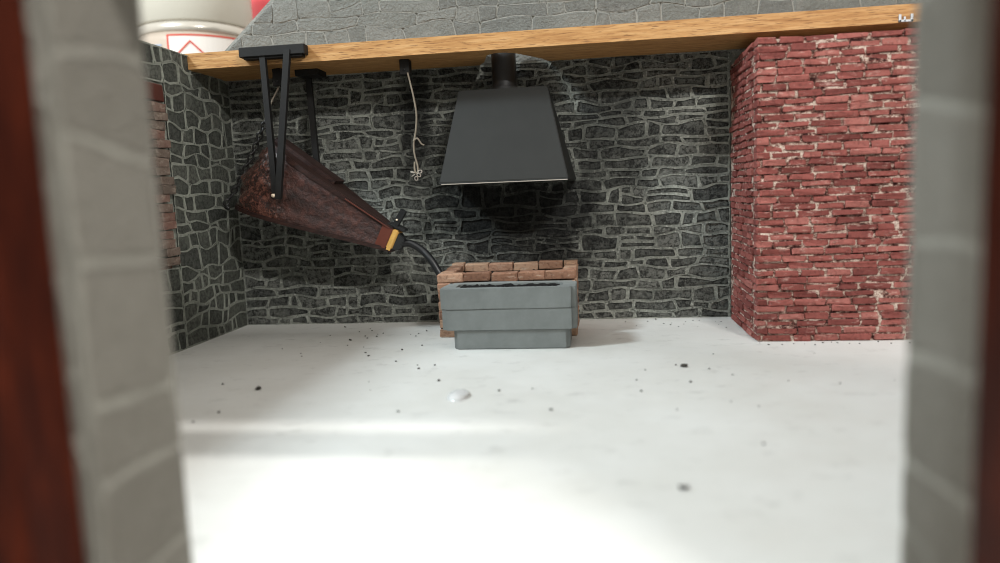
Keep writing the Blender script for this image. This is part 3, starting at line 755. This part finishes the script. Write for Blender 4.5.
# ------------------------------------------------------------------ bits on the floor
def crumb_geo(c, s, r):
    b = bmesh.new(); bmesh.ops.create_icosphere(b, subdivisions=1, radius=1)
    sx_, sy_, sz_ = s*r.uniform(0.7, 1.4), s*r.uniform(0.7, 1.4), s*r.uniform(0.4, 0.8)
    b.verts.ensure_lookup_table(); V = []
    for v in b.verts:
        k = r.uniform(0.7, 1.2); V.append((c[0]+v.co.x*sx_*k, c[1]+v.co.y*sy_*k, c[2]+sz_*0.8+max(-0.8, v.co.z*k)*sz_))
    F_ = [tuple(x.index for x in f.verts) for f in b.faces]; b.free(); return V, F_
r = random.Random(77)
for (x, y, s, lb) in ((0.266, 2.415, 0.016, 'single black crumb alone on the open floor near the doorway'),
                      (-1.827, 3.686, 0.017, 'largest dark seed-like crumb on the floor below the side wall'),
                      (-1.831, 3.269, 0.008, 'small dark crumb on the floor beside the jamb on the bellows side'),
                      (-1.466, 4.494, 0.010, 'dark crumb on the floor below the bellows nozzle'),
                      (-1.049, 4.131, 0.010, 'dark crumb on the floor just in front of the hearth corner'),
                      (-0.870, 3.852, 0.008, 'small dark crumb on the floor between the trough and the glue drop'),
                      (-0.945, 3.283, 0.008, 'small dark crumb on the floor before the glue drop'),
                      (-0.514, 3.643, 0.010, 'small dark crumb on the floor close beside the clear glue drop'),
                      (-0.229, 3.312, 0.009, 'small grey crumb on the floor midway between trough and doorway'),
                      (0.462, 4.123, 0.016, 'dark flake on the floor before the brick block')):
    V, F_ = crumb_geo((x, y, 0), s, r); tag(make('crumb', V, F_, MT['grit'], None, False, True), lb, 'crumb', 'crumbs on the white floor')
V, F_ = [], []
def speck(x, y, s):
    if abs(x+0.705) < 0.12 and abs(y-3.545) < 0.2: return
    if (-1.16 < x < -0.11 and y > 4.60) or (x > 0.94 and y > 4.74) or y > YB-0.05: return
    v, f = crumb_geo((x, y, 0), s, r); q = len(V); V.extend(v); F_.extend(tuple(i+q for i in g) for g in f)
for _ in range(24): speck(r.uniform(-2.0, -1.15), r.gauss(5.25, 0.28) if r.random() < 0.7 else r.uniform(4.4, 5.6), r.uniform(0.004, 0.009))
for _ in range(18): speck(r.gauss(0.62, 0.20), r.gauss(5.50, 0.08), r.uniform(0.003, 0.008))
for _ in range(16): speck(r.uniform(0.95, 1.9), r.gauss(4.70, 0.03), r.uniform(0.003, 0.007))
for _ in range(26): speck(r.uniform(-2.2, 1.8), r.uniform(2.8, 5.3), r.uniform(0.003, 0.008))
for _ in range(8): speck(r.gauss(0.55, 0.35), r.gauss(3.9, 0.25), r.uniform(0.004, 0.009))
V2 = [(v[0], min(v[1], YB-0.03), v[2]) for v in V]
tag(make('floor_grit', V2, F_, MT['grit']), 'fine dark grit sprinkled over the white floor', 'grit', kind='stuff')
b = bmesh.new(); bmesh.ops.create_uvsphere(b, u_segments=24, v_segments=12, radius=1)
bmesh.ops.bisect_plane(b, geom=list(b.verts)+list(b.edges)+list(b.faces), plane_co=(0, 0, 0), plane_no=(0, 0, 1), clear_inner=True)
bmesh.ops.holes_fill(b, edges=[e for e in b.edges if e.is_boundary])
for v in b.verts: v.co = Vector((-0.705+v.co.x*0.056, 3.545+v.co.y*0.10, 0.0005+v.co.z*0.028)) + noise.noise_vector(v.co*2)*0.004*(1 if v.co.z > 0.05 else 0)
tag(from_bm('glue_drop', b, MT['glue'], None, True, True), 'clear round drop of dried glue on the white floor', 'glue drop')

# ------------------------------------------------------------------ paint cans on the table behind
def patch(name, cx, cy, rad, a0, a1, z0, z1, mat, parent, th=0.006, n=14):
    V = []
    for rr in (rad, rad+th):
        for zz in (z0, z1):
            for k in range(n+1):
                a = a0+(a1-a0)*k/n; V.append((cx+rr*math.sin(a), cy-rr*math.cos(a), zz))
    m_ = n+1; F_ = []
    for k in range(n):
        F_ += [(k, k+1, m_+k+1, m_+k), (2*m_+k, 2*m_+k+1, 3*m_+k+1, 3*m_+k), (k, k+1, 2*m_+k+1, 2*m_+k), (m_+k, m_+k+1, 3*m_+k+1, 3*m_+k)]
    F_ += [(0, m_, 3*m_, 2*m_), (n, m_+n, 3*m_+n, 2*m_+n)]
    return make(name, V, F_, mat, parent)
cx, cy, R = -4.31, 7.90, 0.605
cn = empty('spray_can', (cx, cy, -0.10), 'cream spray can with off-white cap and red hazard label behind the wall', 'spray can')
lathe('can_body', [(R-0.03, -0.10), (R, -0.07), (R, 2.69), (R-0.01, 2.77)], cx, cy, MT['can'], cn, 64)
lathe('can_rim', [(R-0.012, 2.77), (R+0.008, 2.785), (R+0.012, 2.82), (R, 2.86), (R-0.02, 2.88)], cx, cy, MT['can_rim'], cn, 64)
lathe('cap', [(R-0.015, 2.88), (R+0.005, 2.90), (R, 3.35), (R-0.02, 3.60), (R-0.10, 3.64)], cx, cy, MT['cap'], cn, 64)
va = math.atan2(-cx, cy)                                           # direction of the doorway as seen from the can: the label faces the model
pl = patch('hazard_label', cx, cy, R, va-0.45, va+0.75, 2.10, 2.735, MT['paper'], cn)
for z0, z1, a0, a1 in ((2.722, 2.740, -0.45, 0.75), (2.10, 2.118, -0.45, 0.75), (2.10, 2.74, -0.475, -0.445), (2.10, 2.74, 0.73, 0.755)):
    patch('label_border', cx, cy, R+0.003, va+a0, va+a1, z0, z1, MT['red_print'], pl, 0.006)
def stroke(name, pts, w, mat):
    V = []; n_ = len(pts)
    for rr in (R+0.004, R+0.012):
        for a, z in pts: V.append((cx+rr*math.sin(a), cy-rr*math.cos(a), z))
    return V
zc, hw = 2.395, 0.285                                                # diamond centre height, half diagonal
D0 = [(0, 1), (1, 0), (0, -1), (-1, 0)]
for k in range(4):
    (a0, b0), (a1, b1) = D0[k], D0[(k+1) % 4]; V = []; ns = 8
    for rr in (R+0.004, R+0.012):
        for j in range(ns+1):
            t = j/ns
            for sc in (1.0, 0.92):
                u, w = (a0+(a1-a0)*t)*hw*sc, (b0+(b1-b0)*t)*hw*sc; a = va-0.10+u/R; V.append((cx+rr*math.sin(a), cy-rr*math.cos(a), zc+w))
    q = 2*(ns+1); F_ = []
    for j in range(ns):
        i0 = 2*j; F_ += [(i0, i0+1, i0+3, i0+2), (q+i0, q+i0+1, q+i0+3, q+i0+2), (i0, i0+2, q+i0+2, q+i0), (i0+1, i0+3, q+i0+3, q+i0+1)]
    make('hazard_diamond', V, F_, MT['red_print'], pl)
patch('hazard_mark', cx, cy, R+0.004, va-0.125, va-0.075, 2.36, 2.52, MT['dark_print'], pl, 0.006, 3)
patch('hazard_mark', cx, cy, R+0.004, va-0.25, va+0.05, 2.30, 2.36, MT['dark_print'], pl, 0.006, 6)
for k in range(6): patch('print_line', cx, cy, R+0.001, va-0.92, va-0.58+0.05*(k % 2), 2.63-k*0.045, 2.648-k*0.045, MT['blue_print'], cn, 0.005, 5)

cx2, cy2 = -3.72, 9.4
c2 = empty('spray_can', (cx2, cy2, -0.10), 'pink-red spray can half hidden behind the sloping gable edge', 'spray can')
lathe('can_body', [(R-0.03, -0.10), (R+0.02, -0.07), (R+0.02, 4.2), (R-0.02, 4.24)], cx2, cy2, MT['red_can'], c2, 64)
lathe('can_rim', [(R-0.02, 4.24), (R+0.02, 4.26), (R+0.02, 4.32), (R-0.05, 4.34)], cx2, cy2, MT['white_can'], c2, 64)
va2 = math.atan2(-cx2, cy2)
patch('label_band', cx2, cy2, R+0.02, va2-0.9, va2+0.3, 3.0, 3.25, MT['white_can'], c2)
